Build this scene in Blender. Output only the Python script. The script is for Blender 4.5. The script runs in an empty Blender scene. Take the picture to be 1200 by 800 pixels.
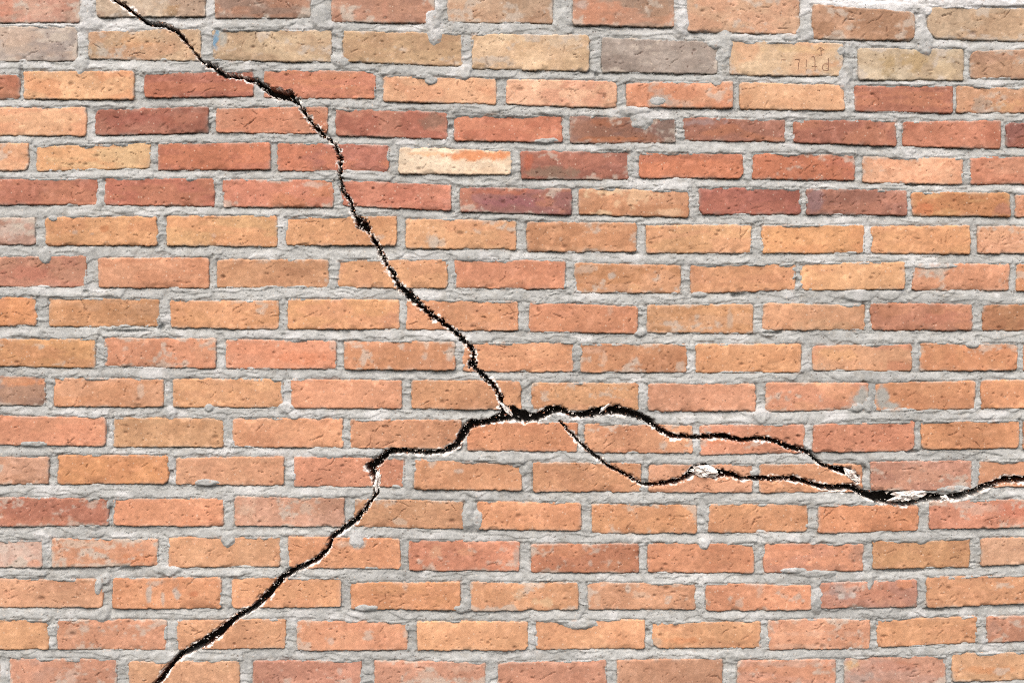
import bpy, math, random
import numpy as np

# ------------------------------------------------------------------ camera, sky, sun
S = 0.0016                     # metres per traced unit (the wall in view is 1.92 m wide)
scene = bpy.context.scene
cam_d = bpy.data.cameras.new("camera")
cam = bpy.data.objects.new("camera", cam_d)
scene.collection.objects.link(cam)
cam_d.lens = 50
cam_d.sensor_width = 36
cam_d.clip_start = 0.05
cam_d.clip_end = 200
cam.location = (0.0, -1200 * S * 50 / 36, 0.0)
cam.rotation_euler = (math.radians(90), 0, 0)
scene.camera = cam

SUN_EL, SUN_ROT = 48.0, 192.0
w = bpy.data.worlds.new("World")
scene.world = w
w.use_nodes = True
nt = w.node_tree
bg = nt.nodes["Background"]
sky = nt.nodes.new("ShaderNodeTexSky")
sky.sky_type = 'NISHITA'
sky.sun_disc = False
sky.sun_elevation = math.radians(SUN_EL)
sky.sun_rotation = math.radians(SUN_ROT)
sky.air_density = 1.0
sky.dust_density = 6.0
sky.ozone_density = 0.6
nt.links.new(sky.outputs[0], bg.inputs[0])
bg.inputs[1].default_value = 0.145
sun_d = bpy.data.lights.new("sun", 'SUN')
sun_d.energy = 1.15
sun_d.angle = math.radians(60)
sun_d.color = (1.0, 0.965, 0.915)
sun = bpy.data.objects.new("sun", sun_d)
scene.collection.objects.link(sun)
el, ro = math.radians(SUN_EL), math.radians(SUN_ROT)
sdir = (math.sin(ro) * math.cos(el), math.cos(ro) * math.cos(el), math.sin(el))
from mathutils import Vector
sun.rotation_euler = Vector(sdir).to_track_quat('Z', 'Y').to_euler()
sun.location = Vector(sdir) * 8
scene.view_settings.view_transform = 'Standard'
scene.view_settings.look = 'None'
scene.view_settings.exposure = 0.88
scene.view_settings.gamma = 1
scene.view_settings.use_curve_mapping = False
scene.cycles.use_denoising = False
scene.render.filter_size = 1.1
scene.cycles.filter_width = 1.1

rng = np.random.default_rng(7)
random.seed(7)

# ------------------------------------------------------------------ noise helpers (numpy)
LAT = np.random.default_rng(11).uniform(-1, 1, (16, 256, 256)).astype(np.float32)

def noise(u, v, scale, seed=0, sv=None):
    sv = sv or scale
    x = np.asarray(u, dtype=np.float64) / scale + 37.3 * (seed + 1)
    y = np.asarray(v, dtype=np.float64) / sv + 91.7 * (seed + 1)
    xi = np.floor(x).astype(np.int64); yi = np.floor(y).astype(np.int64)
    fx = (x - xi); fy = (y - yi)
    fx = fx * fx * fx * (fx * (fx * 6 - 15) + 10); fy = fy * fy * fy * (fy * (fy * 6 - 15) + 10)
    L = LAT[seed % 16]
    a = L[yi % 256, xi % 256]; b = L[yi % 256, (xi + 1) % 256]
    c = L[(yi + 1) % 256, xi % 256]; d = L[(yi + 1) % 256, (xi + 1) % 256]
    return (a * (1 - fx) + b * fx) * (1 - fy) + (c * (1 - fx) + d * fx) * fy

def fbm(u, v, scale, seed=0, octv=4, gain=0.5, sv=None):
    s = 0; amp = 1; tot = 0
    sv = sv or scale
    for o in range(octv):
        s = s + amp * noise(u, v, scale / 2 ** o, seed + o * 3, sv / 2 ** o)
        tot += amp; amp *= gain
    return s / tot * 1.6

def sstep(a, b, x):
    t = np.clip((x - a) / (b - a), 0, 1)
    return t * t * (3 - 2 * t)

def lin(c):
    c = np.asarray(c, dtype=np.float64) / 255.0
    return np.where(c <= 0.04045, c / 12.92, ((c + 0.055) / 1.055) ** 2.4)

KEY = 1.80          # display value of a surface in this light over its base colour
def base(c):
    return lin(c) / KEY

def clay(c):
    c = np.asarray(c, dtype=float)
    c = c + (c.mean() - c) * 0.17
    r_, g_, b_ = c
    return base((r_, g_ * 1.02 + 0.062 * (r_ - g_), b_ * 1.04 + 0.12 * (g_ - b_)))

def lerp(a, b, t):
    return a + (b - a) * t

# ------------------------------------------------------------------ materials
def new_mat(name, rough=0.9):
    m = bpy.data.materials.new(name)
    m.use_nodes = True
    b = m.node_tree.nodes["Principled BSDF"]
    b.inputs["Roughness"].default_value = rough
    b.inputs["Specular IOR Level"].default_value = 0.25
    return m, m.node_tree, b

def math_node(t, op, a, b=None, c=None):
    n = t.nodes.new("ShaderNodeMath"); n.operation = op
    for i, x in enumerate((a, b, c)):
        if x is None: continue
        if isinstance(x, (int, float)): n.inputs[i].default_value = x
        else: t.links.new(x, n.inputs[i])
    return n.outputs[0]

def ramp(t, fac, p0, p1):
    n = t.nodes.new("ShaderNodeMapRange"); n.interpolation_type = 'SMOOTHSTEP'
    t.links.new(fac, n.inputs[0])
    n.inputs[1].default_value = p0; n.inputs[2].default_value = p1
    return n.outputs[0]

def tex_noise(t, vec, scale, detail=4, rough=0.6):
    n = t.nodes.new("ShaderNodeTexNoise")
    t.links.new(vec, n.inputs["Vector"])
    n.inputs["Scale"].default_value = scale
    n.inputs["Detail"].default_value = detail
    n.inputs["Roughness"].default_value = rough
    return n.outputs[0]

def mixcol(t, fac, a, b, mode='MIX'):
    n = t.nodes.new("ShaderNodeMix"); n.data_type = 'RGBA'; n.blend_type = mode
    if isinstance(fac, (int, float)): n.inputs[0].default_value = fac
    else: t.links.new(fac, n.inputs[0])
    for i, x in ((6, a), (7, b)):
        if isinstance(x, tuple): n.inputs[i].default_value = x
        else: t.links.new(x, n.inputs[i])
    return n.outputs[2]

def granular(name, fine, grain_amt, pale, dark, bump_d, bump_s):
    m, t, b = new_mat(name, 0.92)
    at = t.nodes.new("ShaderNodeAttribute"); at.attribute_name = "tint"
    geo = t.nodes.new("ShaderNodeNewGeometry")
    pos = geo.outputs["Position"]
    n1 = tex_noise(t, pos, 90, 5, 0.65)
    n2 = tex_noise(t, pos, fine, 3, 0.7)
    k = math_node(t, 'MULTIPLY_ADD', n1, 0.55, 0.725)
    g = math_node(t, 'MULTIPLY_ADD', n2, grain_amt, 1 - grain_amt / 2)
    kg = math_node(t, 'MULTIPLY', k, g)
    cmb = t.nodes.new("ShaderNodeCombineColor")
    for i in range(3): t.links.new(kg, cmb.inputs[i])
    col = mixcol(t, 1.0, at.outputs["Color"], cmb.outputs[0], 'MULTIPLY')
    # pale sand grains and dark pores
    v1 = t.nodes.new("ShaderNodeTexVoronoi"); t.links.new(pos, v1.inputs["Vector"]); v1.inputs["Scale"].default_value = 210
    sep = t.nodes.new("ShaderNodeSeparateColor"); t.links.new(v1.outputs["Color"], sep.inputs[0])
    rnd = sep.outputs[0]
    near = ramp(t, v1.outputs["Distance"], 0.42, 0.15)
    fpale = math_node(t, 'MULTIPLY', near, math_node(t, 'GREATER_THAN', rnd, 1 - pale))
    fdark = math_node(t, 'MULTIPLY', near, math_node(t, 'LESS_THAN', rnd, dark))
    col = mixcol(t, math_node(t, 'MULTIPLY', fpale, 0.45), col, (0.50, 0.42, 0.35, 1))
    col = mixcol(t, math_node(t, 'MULTIPLY', fdark, 0.55), col, (0.09, 0.05, 0.035, 1))
    t.links.new(col, b.inputs["Base Color"])
    hgt = math_node(t, 'ADD', math_node(t, 'MULTIPLY', n2, 1.0), math_node(t, 'MULTIPLY', n1, 0.35))
    hgt = math_node(t, 'SUBTRACT', hgt, math_node(t, 'MULTIPLY', fdark, 1.2))
    bp = t.nodes.new("ShaderNodeBump")
    bp.inputs["Strength"].default_value = bump_s
    bp.inputs["Distance"].default_value = bump_d
    t.links.new(hgt, bp.inputs["Height"])
    t.links.new(bp.outputs[0], b.inputs["Normal"])
    return m

MAT_BRICK = granular("fired_clay", 480, 0.26, 0.06, 0.03, 0.0011, 0.42)
MAT_MORTAR = granular("cement_mortar", 360, 0.20, 0.02, 0.05, 0.0014, 0.5)
MAT_CHIP = granular("pale_broken_render", 330, 0.5, 0.06, 0.14, 0.0016, 0.9)

MAT_HOLLOW, t_, b_ = new_mat("shade_dark_core", 1.0)  # near-black colour puts the shade of the deep crack into its lining
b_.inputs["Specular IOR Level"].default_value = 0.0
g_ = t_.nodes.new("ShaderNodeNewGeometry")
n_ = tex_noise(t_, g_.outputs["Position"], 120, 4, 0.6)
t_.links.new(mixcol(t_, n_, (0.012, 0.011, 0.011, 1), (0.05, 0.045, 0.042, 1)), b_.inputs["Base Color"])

MAT_PENCIL, t_, b_ = new_mat("brown_pencil", 0.8)
g_ = t_.nodes.new("ShaderNodeNewGeometry")
n_ = tex_noise(t_, g_.outputs["Position"], 500, 3, 0.6)
t_.links.new(mixcol(t_, n_, (0.10, 0.05, 0.035, 1), (0.26, 0.15, 0.10, 1)), b_.inputs["Base Color"])

# ------------------------------------------------------------------ object helpers
def mesh_np(name, verts, quads, mat, tint=None, smooth=True, parent=None, origin=(0, 0, 0), tris=None):
    me = bpy.data.meshes.new(name)
    verts = np.asarray(verts, dtype=np.float32) - np.asarray(origin, dtype=np.float32)
    nq = len(quads); ntr = 0 if tris is None else len(tris)
    me.vertices.add(len(verts)); me.vertices.foreach_set("co", verts.ravel())
    loops = np.asarray(quads, dtype=np.int32).ravel()
    starts = np.arange(nq, dtype=np.int32) * 4
    if ntr:
        loops = np.concatenate([loops, np.asarray(tris, dtype=np.int32).ravel()])
        starts = np.concatenate([starts, nq * 4 + np.arange(ntr, dtype=np.int32) * 3])
    me.loops.add(len(loops)); me.loops.foreach_set("vertex_index", loops)
    me.polygons.add(nq + ntr); me.polygons.foreach_set("loop_start", starts)
    me.polygons.foreach_set("use_smooth", np.full(nq + ntr, smooth, dtype=bool))
    me.update(calc_edges=True)
    if tint is not None:
        a = me.attributes.new("tint", 'FLOAT_COLOR', 'POINT')
        buf = np.ones((len(verts), 4), dtype=np.float32); buf[:, :3] = tint
        a.data.foreach_set("color", buf.ravel())
    me.materials.append(mat)
    o = bpy.data.objects.new(name, me)
    o.location = origin
    scene.collection.objects.link(o)
    if parent is not None: o.parent = parent
    return o

def W(u, v, h):
    return np.stack([(np.asarray(u) - 600) * S, -np.asarray(h) * S, (400 - np.asarray(v)) * S], axis=-1)

# ------------------------------------------------------------------ the wall, course by course
# every brick: left, right, top at left, top at right, bottom at left, bottom at right, colour [, second colour, options]
ROWS = [
 [(-36,94,-14,-13,27,26.5,(196,146,120),(206,134,108),dict(haze=.6)),
  (113,241,-17,-16,20,20,(204,172,138),(190,150,118),dict(haze=.7)),
  (252,364,-17,-16,22,21,(196,130,96),(178,132,108),dict(haze=.4)),
  (388,509,-16,-14,26,28,(188,122,92),(202,132,98),dict(haze=.4)),
  (524,648,-13,-12,26,28,(206,158,118),(198,144,104),dict(rc=(3,9,3,3))),
  (671,791,-11,-9,30,32,(208,138,102),(176,134,106),dict()),
  (805,937,-6,-2,37,41,(216,158,114),(212,146,104),dict(rc=(6,6,3,3))),
  (951.5,1072,5,15,46,48,(204,140,96),(212,150,108),dict(rc=(4,8,3,6))),
  (1087,1206,8,10,45,49,(214,172,128),(206,158,112),dict(rc=(11,4,12,4)))],
 [(-40,90,31,31,73,71,(186,164,150),(204,168,142),dict(haze=.9)),
  (103,235,37,34,69,72,(222,172,122),(226,162,112),dict()),
  (249,388.5,35,35,71,73,(222,180,130),(214,168,120),dict()),
  (402,542,37,39,73,78,(212,162,108),(204,152,102),dict()),
  (553,691,40,41,81,84,(216,168,116),(224,176,126),dict(rc=(4,7,3,5))),
  (705,841,44,49,85,87,(158,136,122),(176,154,138),dict(haze=.5)),
  (855,988,47,51,88,90,(224,178,128),(228,164,112),dict(marks=.15)),
  (1005,1130,56,57,94,95,(206,172,128),(222,192,150),dict(haze=.3)),
  (1137,1256,60,57,92,93,(206,146,102),(198,138,100),dict(rc=(7,3,3,3)))],
 [(-107,23,84,88,116,116.5,(190,110,82),(200,124,92),dict(rc=(4,7,3,3))),
  (28,157.5,84,83,116.5,117,(230,168,118),(234,158,108),dict()),
  (169,297,86,83,115,113,(196,112,84),(178,100,80),dict(rc=(6,4,3,3))),
  (309,440,81.5,84,115,116,(216,132,96),(206,122,94),dict()),
  (449,582,89,92,119,123,(241,174,128),(238,164,120),dict()),
  (593,723,93,95,123,127,(238,164,128),(242,178,138),dict(rc=(3,6,3,3))),
  (734,859.5,97,96,126,127,(224,142,104),(232,156,116),dict()),
  (867,990,96,100,128,130,(240,176,128),(236,168,120),dict(rc=(5,3,3,3))),
  (1001,1117,101,101,131,133,(190,112,88),(204,124,92),dict()),
  (1121,1240,101,104,132.5,133,(210,142,102),(212,152,112),dict(haze=.2))],
 [(-29,101,127,125,159,159.5,(231,168,122),(226,154,112),dict(rc=(3,4,3,3))),
  (111,244,129,125,159,155.5,(166,94,76),(176,108,88),dict(rc=(7,4,3,3))),
  (253,384,127.5,125,155.5,157,(216,132,98),(222,142,108),dict()),
  (393,524,127.5,131,159.5,163.5,(190,106,86),(198,122,98),dict()),
  (532,659,133,136,165,167,(206,116,88),(214,128,96),dict()),
  (668,792,136,139,168,168,(152,108,96),(168,110,88),dict(haze=.2)),
  (800.5,920.5,137,140,165,166,(182,114,94),(192,116,86),dict()),
  (930,1051,141,141,167,172,(194,118,90),(180,106,86),dict(rc=(6,3,5,3))),
  (1058,1173,143,141,171,175,(206,118,90),(212,128,98),dict()),
  (1179,1298,144,144,173,174,(166,98,88),(182,104,86),dict())],
 [(-96,34,168,168,200.5,200.5,(236,168,122),(230,158,114),dict(rc=(3,3,3,9))),
  (43,176,172,167,201,197,(226,176,122),(230,164,110),dict()),
  (184.5,317,168,167,200,199,(214,122,88),(206,116,88),dict()),
  (325,456,167.5,170,200,202,(192,110,92),(206,118,88),dict()),
  (467,599.5,173,176,204,205,(238,207,172),(236,198,160),dict(haze=0)),
  (610,737,177,177,210,211,(170,100,84),(184,108,88),dict()),
  (749,871,179,181,208.5,210,(214,122,86),(206,118,88),dict(rc=(3,3,3,8))),
  (882,1002,179,181,210,212,(210,118,84),(202,112,86),dict(rc=(6,3,3,3))),
  (1011,1129,183,185,214,216.5,(230,156,116),(234,166,126),dict()),
  (1137,1256,184,184,216,215,(214,130,98),(222,144,110),dict())],
 [(-15,114.5,210,209,240.5,240,(206,126,96),(198,116,92),dict()),
  (122,252,209,209,240.5,242,(200,112,90),(206,122,92),dict()),
  (261,391,210,211,243,243.5,(210,126,90),(204,120,94),dict(haze=.3)),
  (400,529,211,217,241,247,(202,114,90),(208,124,98),dict()),
  (539,670,219,221,248.5,252,(164,100,94),(182,110,88),dict()),
  (678,807.5,220,224,251.5,255,(206,136,94),(208,142,102),dict()),
  (819,939,220,220,251.5,251,(178,98,84),(186,104,86),dict(rc=(3,3,7,3))),
  (945,1063,221,223,251.5,252.5,(172,108,90),(184,116,94),dict()),
  (1068,1184,225,226,253,254,(204,130,82),(200,138,86),dict(rc=(4,4,5,3))),
  (1190,1309,228,229,254,255,(226,144,104),(232,156,118),dict())],
 [(-89,41,255,255,287,287,(202,146,124),(210,160,140),dict(haze=1.0)),
  (53,184,255,253,288,287.5,(233,162,108),(228,152,102),dict()),
  (195,324.5,253,253,288,289,(226,164,108),(230,156,104),dict()),
  (335,465,254,253,287.5,288,(229,158,106),(224,152,102),dict()),
  (475.5,605,256,258,291.5,292.5,(236,168,116),(231,158,110),dict(haze=.4)),
  (617,746,260,261,295,295.5,(209,138,94),(214,146,102),dict()),
  (757,881,264,263,297,297,(236,168,114),(232,160,112),dict(rc=(4,3,3,5))),
  (893,1013,263.5,263.5,297,297,(226,154,98),(220,146,94),dict()),
  (1021,1137,265,264,297,298,(229,158,104),(224,152,102),dict()),
  (1146,1265,265,265,297,298,(221,152,114),(226,158,116),dict())],
 [(-29,101,301,300,336,336.5,(206,132,106),(212,142,112),dict()),
  (115,245,302,302,337,338,(221,142,102),(226,152,112),dict()),
  (254,385,304,304,337,337,(224,156,110),(218,148,104),dict(rc=(6,3,3,4))),
  (395.5,524,304,304,337,338,(228,158,108),(224,152,106),dict()),
  (533,663,304.5,305,338,339,(226,144,104),(222,138,102),dict()),
  (673,798,308,311,343,344,(212,142,94),(218,150,106),dict(haze=.4)),
  (809,932.5,311,308,344,340,(219,148,102),(212,140,98),dict()),
  (938,1060,308,307,340,339,(236,168,114),(232,160,110),dict(rc=(3,3,7,3))),
  (1070,1183.5,310,309,340.5,340.5,(224,148,110),(218,142,104),dict(haze=.7)),
  (1191.5,1310,309,309,341,341,(226,146,98),(222,140,96),dict())],
 [(-87,43,348,348,382,382,(222,142,90),(216,136,90),dict()),
  (57,187,349,350,383,383,(216,148,98),(222,158,112),dict()),
  (199,327,352,352,384,386,(219,148,98),(224,152,104),dict()),
  (337,468.5,350,351,386,386,(230,158,104),(224,150,104),dict()),
  (476,607,351,353,386,388,(229,152,106),(225,150,108),dict()),
  (620,747.5,354,359,389,391,(223,142,102),(218,136,98),dict()),
  (758,883,357,356,390,391,(214,148,98),(220,156,110),dict(haze=.3)),
  (894,1014,355,357,387,387,(219,158,114),(214,148,106),dict()),
  (1020,1140,355,356,387.5,387.5,(214,136,100),(206,130,100),dict(rc=(3,3,6,3))),
  (1151.5,1270,357,357,388,388,(206,138,94),(198,128,88),dict(rc=(6,3,3,3)))],
 [(-17,112,397,397,429,431.5,(214,148,94),(208,140,92),dict()),
  (123,253,395.5,396,430,431.5,(233,154,114),(228,146,108),dict(haze=.3)),
  (264,394,397,399,432,432.5,(230,148,112),(224,140,104),dict(haze=.3)),
  (403.5,534,399,400.5,433,434,(216,142,98),(210,138,98),dict(haze=.3)),
  (542,672.5,401,401.5,435.5,436,(233,158,112),(228,150,106),dict()),
  (680,805,403,403,436.5,436.5,(214,142,98),(206,134,92),dict(haze=.4)),
  (815.5,939,403,403,437,436.5,(226,152,102),(230,158,108),dict()),
  (952,1069,405,403,434,435,(227,158,114),(220,142,106),dict(rc=(3,4,3,3))),
  (1078,1192.5,402,402,435,434,(223,146,98),(216,138,94),dict()),
  (1199,1317,402,402,435,434,(220,146,102),(214,140,98),dict())],
 [(-77,53,441,441,475,475,(162,122,104),(176,128,102),dict(haze=.2)),
  (63,191.5,442,444,476.5,477,(219,146,102),(224,154,112),dict()),
  (202,331.5,443.5,444,477,478,(226,158,108),(220,152,106),dict()),
  (341,471,444,445,478,479,(231,152,112),(226,146,108),dict()),
  (482,611,445,446,479,480.5,(223,152,106),(217,146,102),dict()),
  (623,748,448,449,481,481,(226,158,108),(221,150,104),dict()),
  (759,886,449,449,482,482,(226,152,116),(221,146,110),dict()),
  (897,1018,448,448,482.5,480.5,(223,148,108),(217,140,106),dict(haze=.3)),
  (1025,1143,448,446,482,479,(231,152,104),(226,146,100),dict()),
  (1149,1268,445,444,479,479,(230,152,102),(225,146,100),dict())],
 [(-6,124,487,489,521,523,(227,146,108),(222,140,104),dict(rc=(3,4,3,5))),
  (133,262,489,490,524,523.5,(216,156,108),(210,150,104),dict()),
  (272,402,490,490,524,525,(231,156,112),(226,150,108),dict()),
  (410,541,491,492,525,526,(212,142,102),(206,136,98),dict()),
  (547,677,494,495,528,529,(226,146,102),(221,140,98),dict()),
  (685,812,496.5,498,530,531,(231,156,112),(227,150,108),dict(haze=.3)),
  (820,943,498,497,533,531,(222,142,108),(216,136,104),dict()),
  (952.5,1072,497,493,530,529,(219,136,102),(213,130,98),dict(rc=(3,3,3,8))),
  (1080,1195,493,492,527,525,(223,146,98),(217,140,94),dict(rc=(3,3,6,5))),
  (1199.5,1318,492,492,527,525,(222,146,104),(217,140,98),dict())],
 [(-73,57,535,535,567.5,567.5,(216,152,118),(222,160,128),dict(haze=.3)),
  (67,197,533,533,567.5,567,(223,146,92),(217,140,90),dict(rc=(4,3,3,7))),
  (206,333,535.5,535,568.5,569,(219,152,112),(214,146,108),dict()),
  (344,474,535,536.5,570,571,(223,142,108),(218,137,104),dict()),
  (485,611.5,537,544,573,575,(216,146,102),(211,141,98),dict()),
  (624.5,751,541,543,576.5,576,(216,146,102),(211,141,100),dict()),
  (760,882,544,544,577,577,(221,152,114),(215,145,108),dict()),
  (890,1011,544,543,578,576,(223,152,108),(218,146,104),dict()),
  (1020.5,1139,541,539,575,575,(202,136,112),(208,142,114),dict(haze=.4)),
  (1147.5,1266,539,539,571,570,(216,146,106),(211,140,102),dict())],
 [(-3,127,582,584,617,616,(196,116,92),(204,124,96),dict()),
  (133,262,583,584,616,617,(221,142,102),(215,136,98),dict()),
  (275,403.5,581,583,616,617,(216,154,126),(210,148,118),dict(haze=.5)),
  (415,543,584,587,617.5,620,(216,152,108),(211,146,104),dict()),
  (559,681,587,589,620,622.5,(229,152,106),(224,146,102),dict()),
  (693,816.5,590,591,625,625,(226,152,102),(221,147,100),dict(haze=.3)),
  (830,946.5,591,590,624,623,(211,142,96),(206,137,94),dict()),
  (959,1077,591,592,625,621.5,(223,142,98),(217,136,94),dict()),
  (1089,1218,587,584,620,617,(219,138,108),(213,132,102),dict(haze=.4)),
  (1225,1343,584,583,617,615,(219,142,104),(213,136,100),dict())],
 [(-81,49,632,633,665,665,(204,158,138),(210,166,148),dict(haze=1.2)),
  (60,185,630.5,631,665,663,(221,150,112),(215,144,108),dict(haze=.8)),
  (197,328,629,629,665,664,(217,152,108),(212,146,104),dict()),
  (338,469,628,631,665.5,667,(230,152,106),(225,147,104),dict()),
  (479,609,632,634,668,669,(206,126,96),(212,132,100),dict(haze=.2)),
  (622,749,637,636,671,671,(212,132,94),(206,126,92),dict(haze=.2)),
  (759,884,636,637,671,671,(230,148,106),(224,142,102),dict()),
  (895,1012.5,636,637,671,669,(224,143,106),(214,138,108),dict()),
  (1023,1137,634,631,667,665,(217,152,102),(212,146,100),dict()),
  (1150,1268,630,628,663,659,(219,160,122),(214,154,118),dict())],
 [(-9,120.5,678,678,712,712,(217,152,112),(212,146,108),dict(rc=(3,6,3,5))),
  (132,259.5,677,676,713,713,(223,147,102),(217,141,98),dict(rc=(6,3,3,3))),
  (271,400,676,677,712,711,(229,156,108),(224,150,106),dict(rc=(3,3,8,3))),
  (411,540,682,681,714,715,(222,147,98),(216,141,96),dict(rc=(4,3,3,6))),
  (551.5,678,681.5,682,716,714,(221,152,106),(216,147,104),dict(rc=(3,3,6,3),haze=.4)),
  (688.5,815,682,683,714.5,714.5,(220,152,112),(214,147,108),dict(haze=.3)),
  (827,951,683,685,716,714.5,(229,148,108),(223,142,104),dict(haze=.2)),
  (960,1075,683,678.5,713,711,(206,132,104),(198,132,110),dict(haze=.4)),
  (1086,1216,676,673.5,712,706,(216,147,102),(211,141,98),dict()),
  (1223,1340,673,670,706,702,(216,147,106),(211,141,102),dict())],
 [(-73,57,725.5,725.5,761,761,(223,157,108),(217,151,104),dict()),
  (67,195.5,725.5,725.5,761,761,(213,142,108),(218,148,112),dict(haze=.3)),
  (207,335,726,725,761,759,(226,157,112),(221,151,108),dict()),
  (348,478,726.5,728,762,762,(221,147,108),(216,141,104),dict()),
  (488.5,619,727,728,762,762,(236,166,116),(231,160,112),dict(rc=(3,4,3,10))),
  (628,756,727,725.5,761,760,(233,162,114),(228,156,110),dict()),
  (764,891,729,728,760,758.5,(226,157,108),(221,151,105),dict(rc=(4,3,9,3))),
  (900,1020,725.5,725,761,760,(213,142,108),(218,148,112),dict(haze=.3)),
  (1028,1145,725.5,721,759,753,(229,157,108),(224,151,104),dict()),
  (1156,1275,722,718,753,749,(219,147,116),(213,141,110),dict(haze=.3))],
 [(-130,-1,771,771,808,808,(214,146,108),(220,152,112),dict()),
  (10.5,137,771,772,808,808,(211,142,112),(206,146,122),dict(haze=.4)),
  (151,281,774,774,808,808,(226,162,118),(221,156,114),dict()),
  (296.5,423.5,774,773,809,809,(202,132,108),(208,138,112),dict(haze=.2)),
  (439,569,773,776,809,811,(223,152,122),(218,148,118),dict(haze=.5)),
  (583,711,776,773,811,808,(213,142,112),(208,137,108),dict()),
  (723,847,773,771,808,806,(210,147,112),(205,142,108),dict()),
  (863.5,980,773.5,771,806,805,(216,142,108),(211,142,114),dict(haze=.3)),
  (990,1109,770,768,804,801,(207,142,114),(196,142,122),dict(haze=.4)),
  (1116,1236,765,762,799,796,(230,167,118),(225,162,116),dict(rc=(5,3,3,3)))],
]
# the courses just above and just below
top_row, low_row = [], []
x = -120.0
while x < 1300:
    wd = random.uniform(112, 126)
    f = lambda q: -28 + max(q, 0) * 0.0268
    top_row.append((x, x + wd, f(x) - 38, f(x + wd) - 38, f(x), f(x + wd), (200, 130, 100), (208, 145, 110), dict(haze=.4)))
    x += wd + 14
x = -90.0
while x < 1300:
    wd = random.uniform(122, 129)
    g = lambda q: 822 - max(q, 0) * 0.0085
    low_row.append((x, x + wd, g(x), g(x + wd), g(x) + 34, g(x + wd) + 34, (218, 146, 106), (212, 138, 102), dict(haze=.3)))
    x += wd + 12
ROWS = [top_row] + ROWS + [low_row]
# continue each course a brick's length past the frame on both sides
U0, U1, V0, V1 = -150.0, 1350.0, -72.0, 862.0
for row in ROWS:
    row.sort(key=lambda b: b[0])
    while row[0][0] - 11 > U0 + 30:
        b = row[0]; x1 = b[0] - 11; x0 = max(x1 - 130, U0)
        row.insert(0, (x0, x1, b[2], b[2], b[4], b[4], b[7], b[6], dict(haze=.3)))
    while row[-1][1] + 10 < U1 - 30:
        b = row[-1]; x0 = b[1] + 10; x1 = min(x0 + 118, U1)
        row.append((x0, x1, b[3], b[3], b[5], b[5], b[7], b[6], dict(haze=.3)))
for ri, add in ((1, 0.35), (2, 0.3)):
    for b in ROWS[ri]:
        b[8]['haze'] = b[8].get('haze', 0) + add
        b[8]['dull'] = 0.16
BRICKS = [b for row in ROWS for b in row]

# ------------------------------------------------------------------ the crack: u, v, full width
CRACKS = [
 [(112,-22,5),(133,0,5),(147,7.5,5),(163,20,6),(173,27.5,7),(192,30,7),(208,37,7),(221,53,3.6),(235,71,4),(248,77,8),(263,88,7),
  (283,91,6),(301,95.5,7),(319,108,9),(330,111,11),(339,111,10),(351,123,6),(359,135,5),(369,149,6),(380,159,5),(393,169,5),(399,187,7),
  (399,205,6),(401,223,5),(411,236,7),(416,253,5),(422,262,11),(428,264,11),(433,273,5),(443,289,6),(452,308,7),(460,321,7),(468,336,6),
  (479,344,10),(492,357,8),(505,369,8),(527,383,6),(540,395,7),(551,407,5),(555,413,5),(553,425,9),(561,435,7),(577,449,8),
  (585,461,6),(588,476,6),(596,484,14)],
 [(590,487,13),(600,484,16),(616,489,12),(629,489,10),(645,481,9),(657,479.5,7),(672,487,5),(688,485,8),(707,481,10),(725,480,10),
  (744,485,9),(760,492,8),(773,503,6.5),(789,511,6),(811,512,5),(832,511,5.5),(851,511,7),(867,516,6),(888,513,5),(904,515,5),
  (920,522,5.5),(947,529,6),(965,545,4.5),(981,549,6),(995,553,9),(1003,559,8),(1006,565,3)],
 [(656,494,3.2),(665,503,3.2),(680,519,3.4),(696,532,4),(715,547,3.6),(736,557,3.6),(752,567,4),(771,567,5.5),(795,563,5.5),
  (808,557,7),(813,551,10),(825,551,15),(838,555,10),(859,555,6),(867,560.5,5),(888,560.5,5.5),(901,561,5),(925,560,5.5),(944,564,5.5),
  (965,571,5.5),(984,571,8),(1000,571,8),(1013,578,8),(1029,583,13),(1051,584,17),(1067,585,14),(1085,583,9.5),(1107,583,7.5),
  (1125,581,8),(1144,575,7.5),(1160,568,8),(1176,562,8.5),(1200,561.5,8),(1235,559,6),(1300,562,5)],
 [(590,487,12),(572,494,7.5),(553,496,9),(543,507,10),(535,521,8.5),(521,529,6.5),(503,530,5.5),(473,528,6.5),(455,529,8),(445,539,9),
  (434,547,11),(440,557,9),(441,571,6.5),(439,581,5.5),(428,596,6),(418,608,7),(404,618,7),(389,630,6),(383,645,6.5),(369,657,7),
  (351,665,8),(332,675,8),(313,697,9),(299,710,8),(277,723,7.5),(256,742,10),(235,755,10),(211,767,8),(197,783,7.5),(185,799,8),
  (170,816,7),(150,842,5)],
]
def crack_w(p):
    if p[2] >= 9: return p[2] * 1.02 / 2
    k = 0.74 if (p[0] < 600 and p[1] < 480) else (0.84 if p[0] < 590 else 0.95)
    return p[2] * k / 2
SEGS = np.array([(a[0], a[1], crack_w(a), b[0], b[1], crack_w(b)) for c in CRACKS for a, b in zip(c[:-1], c[1:])])
LOW_MARGIN = 14.0

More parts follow.
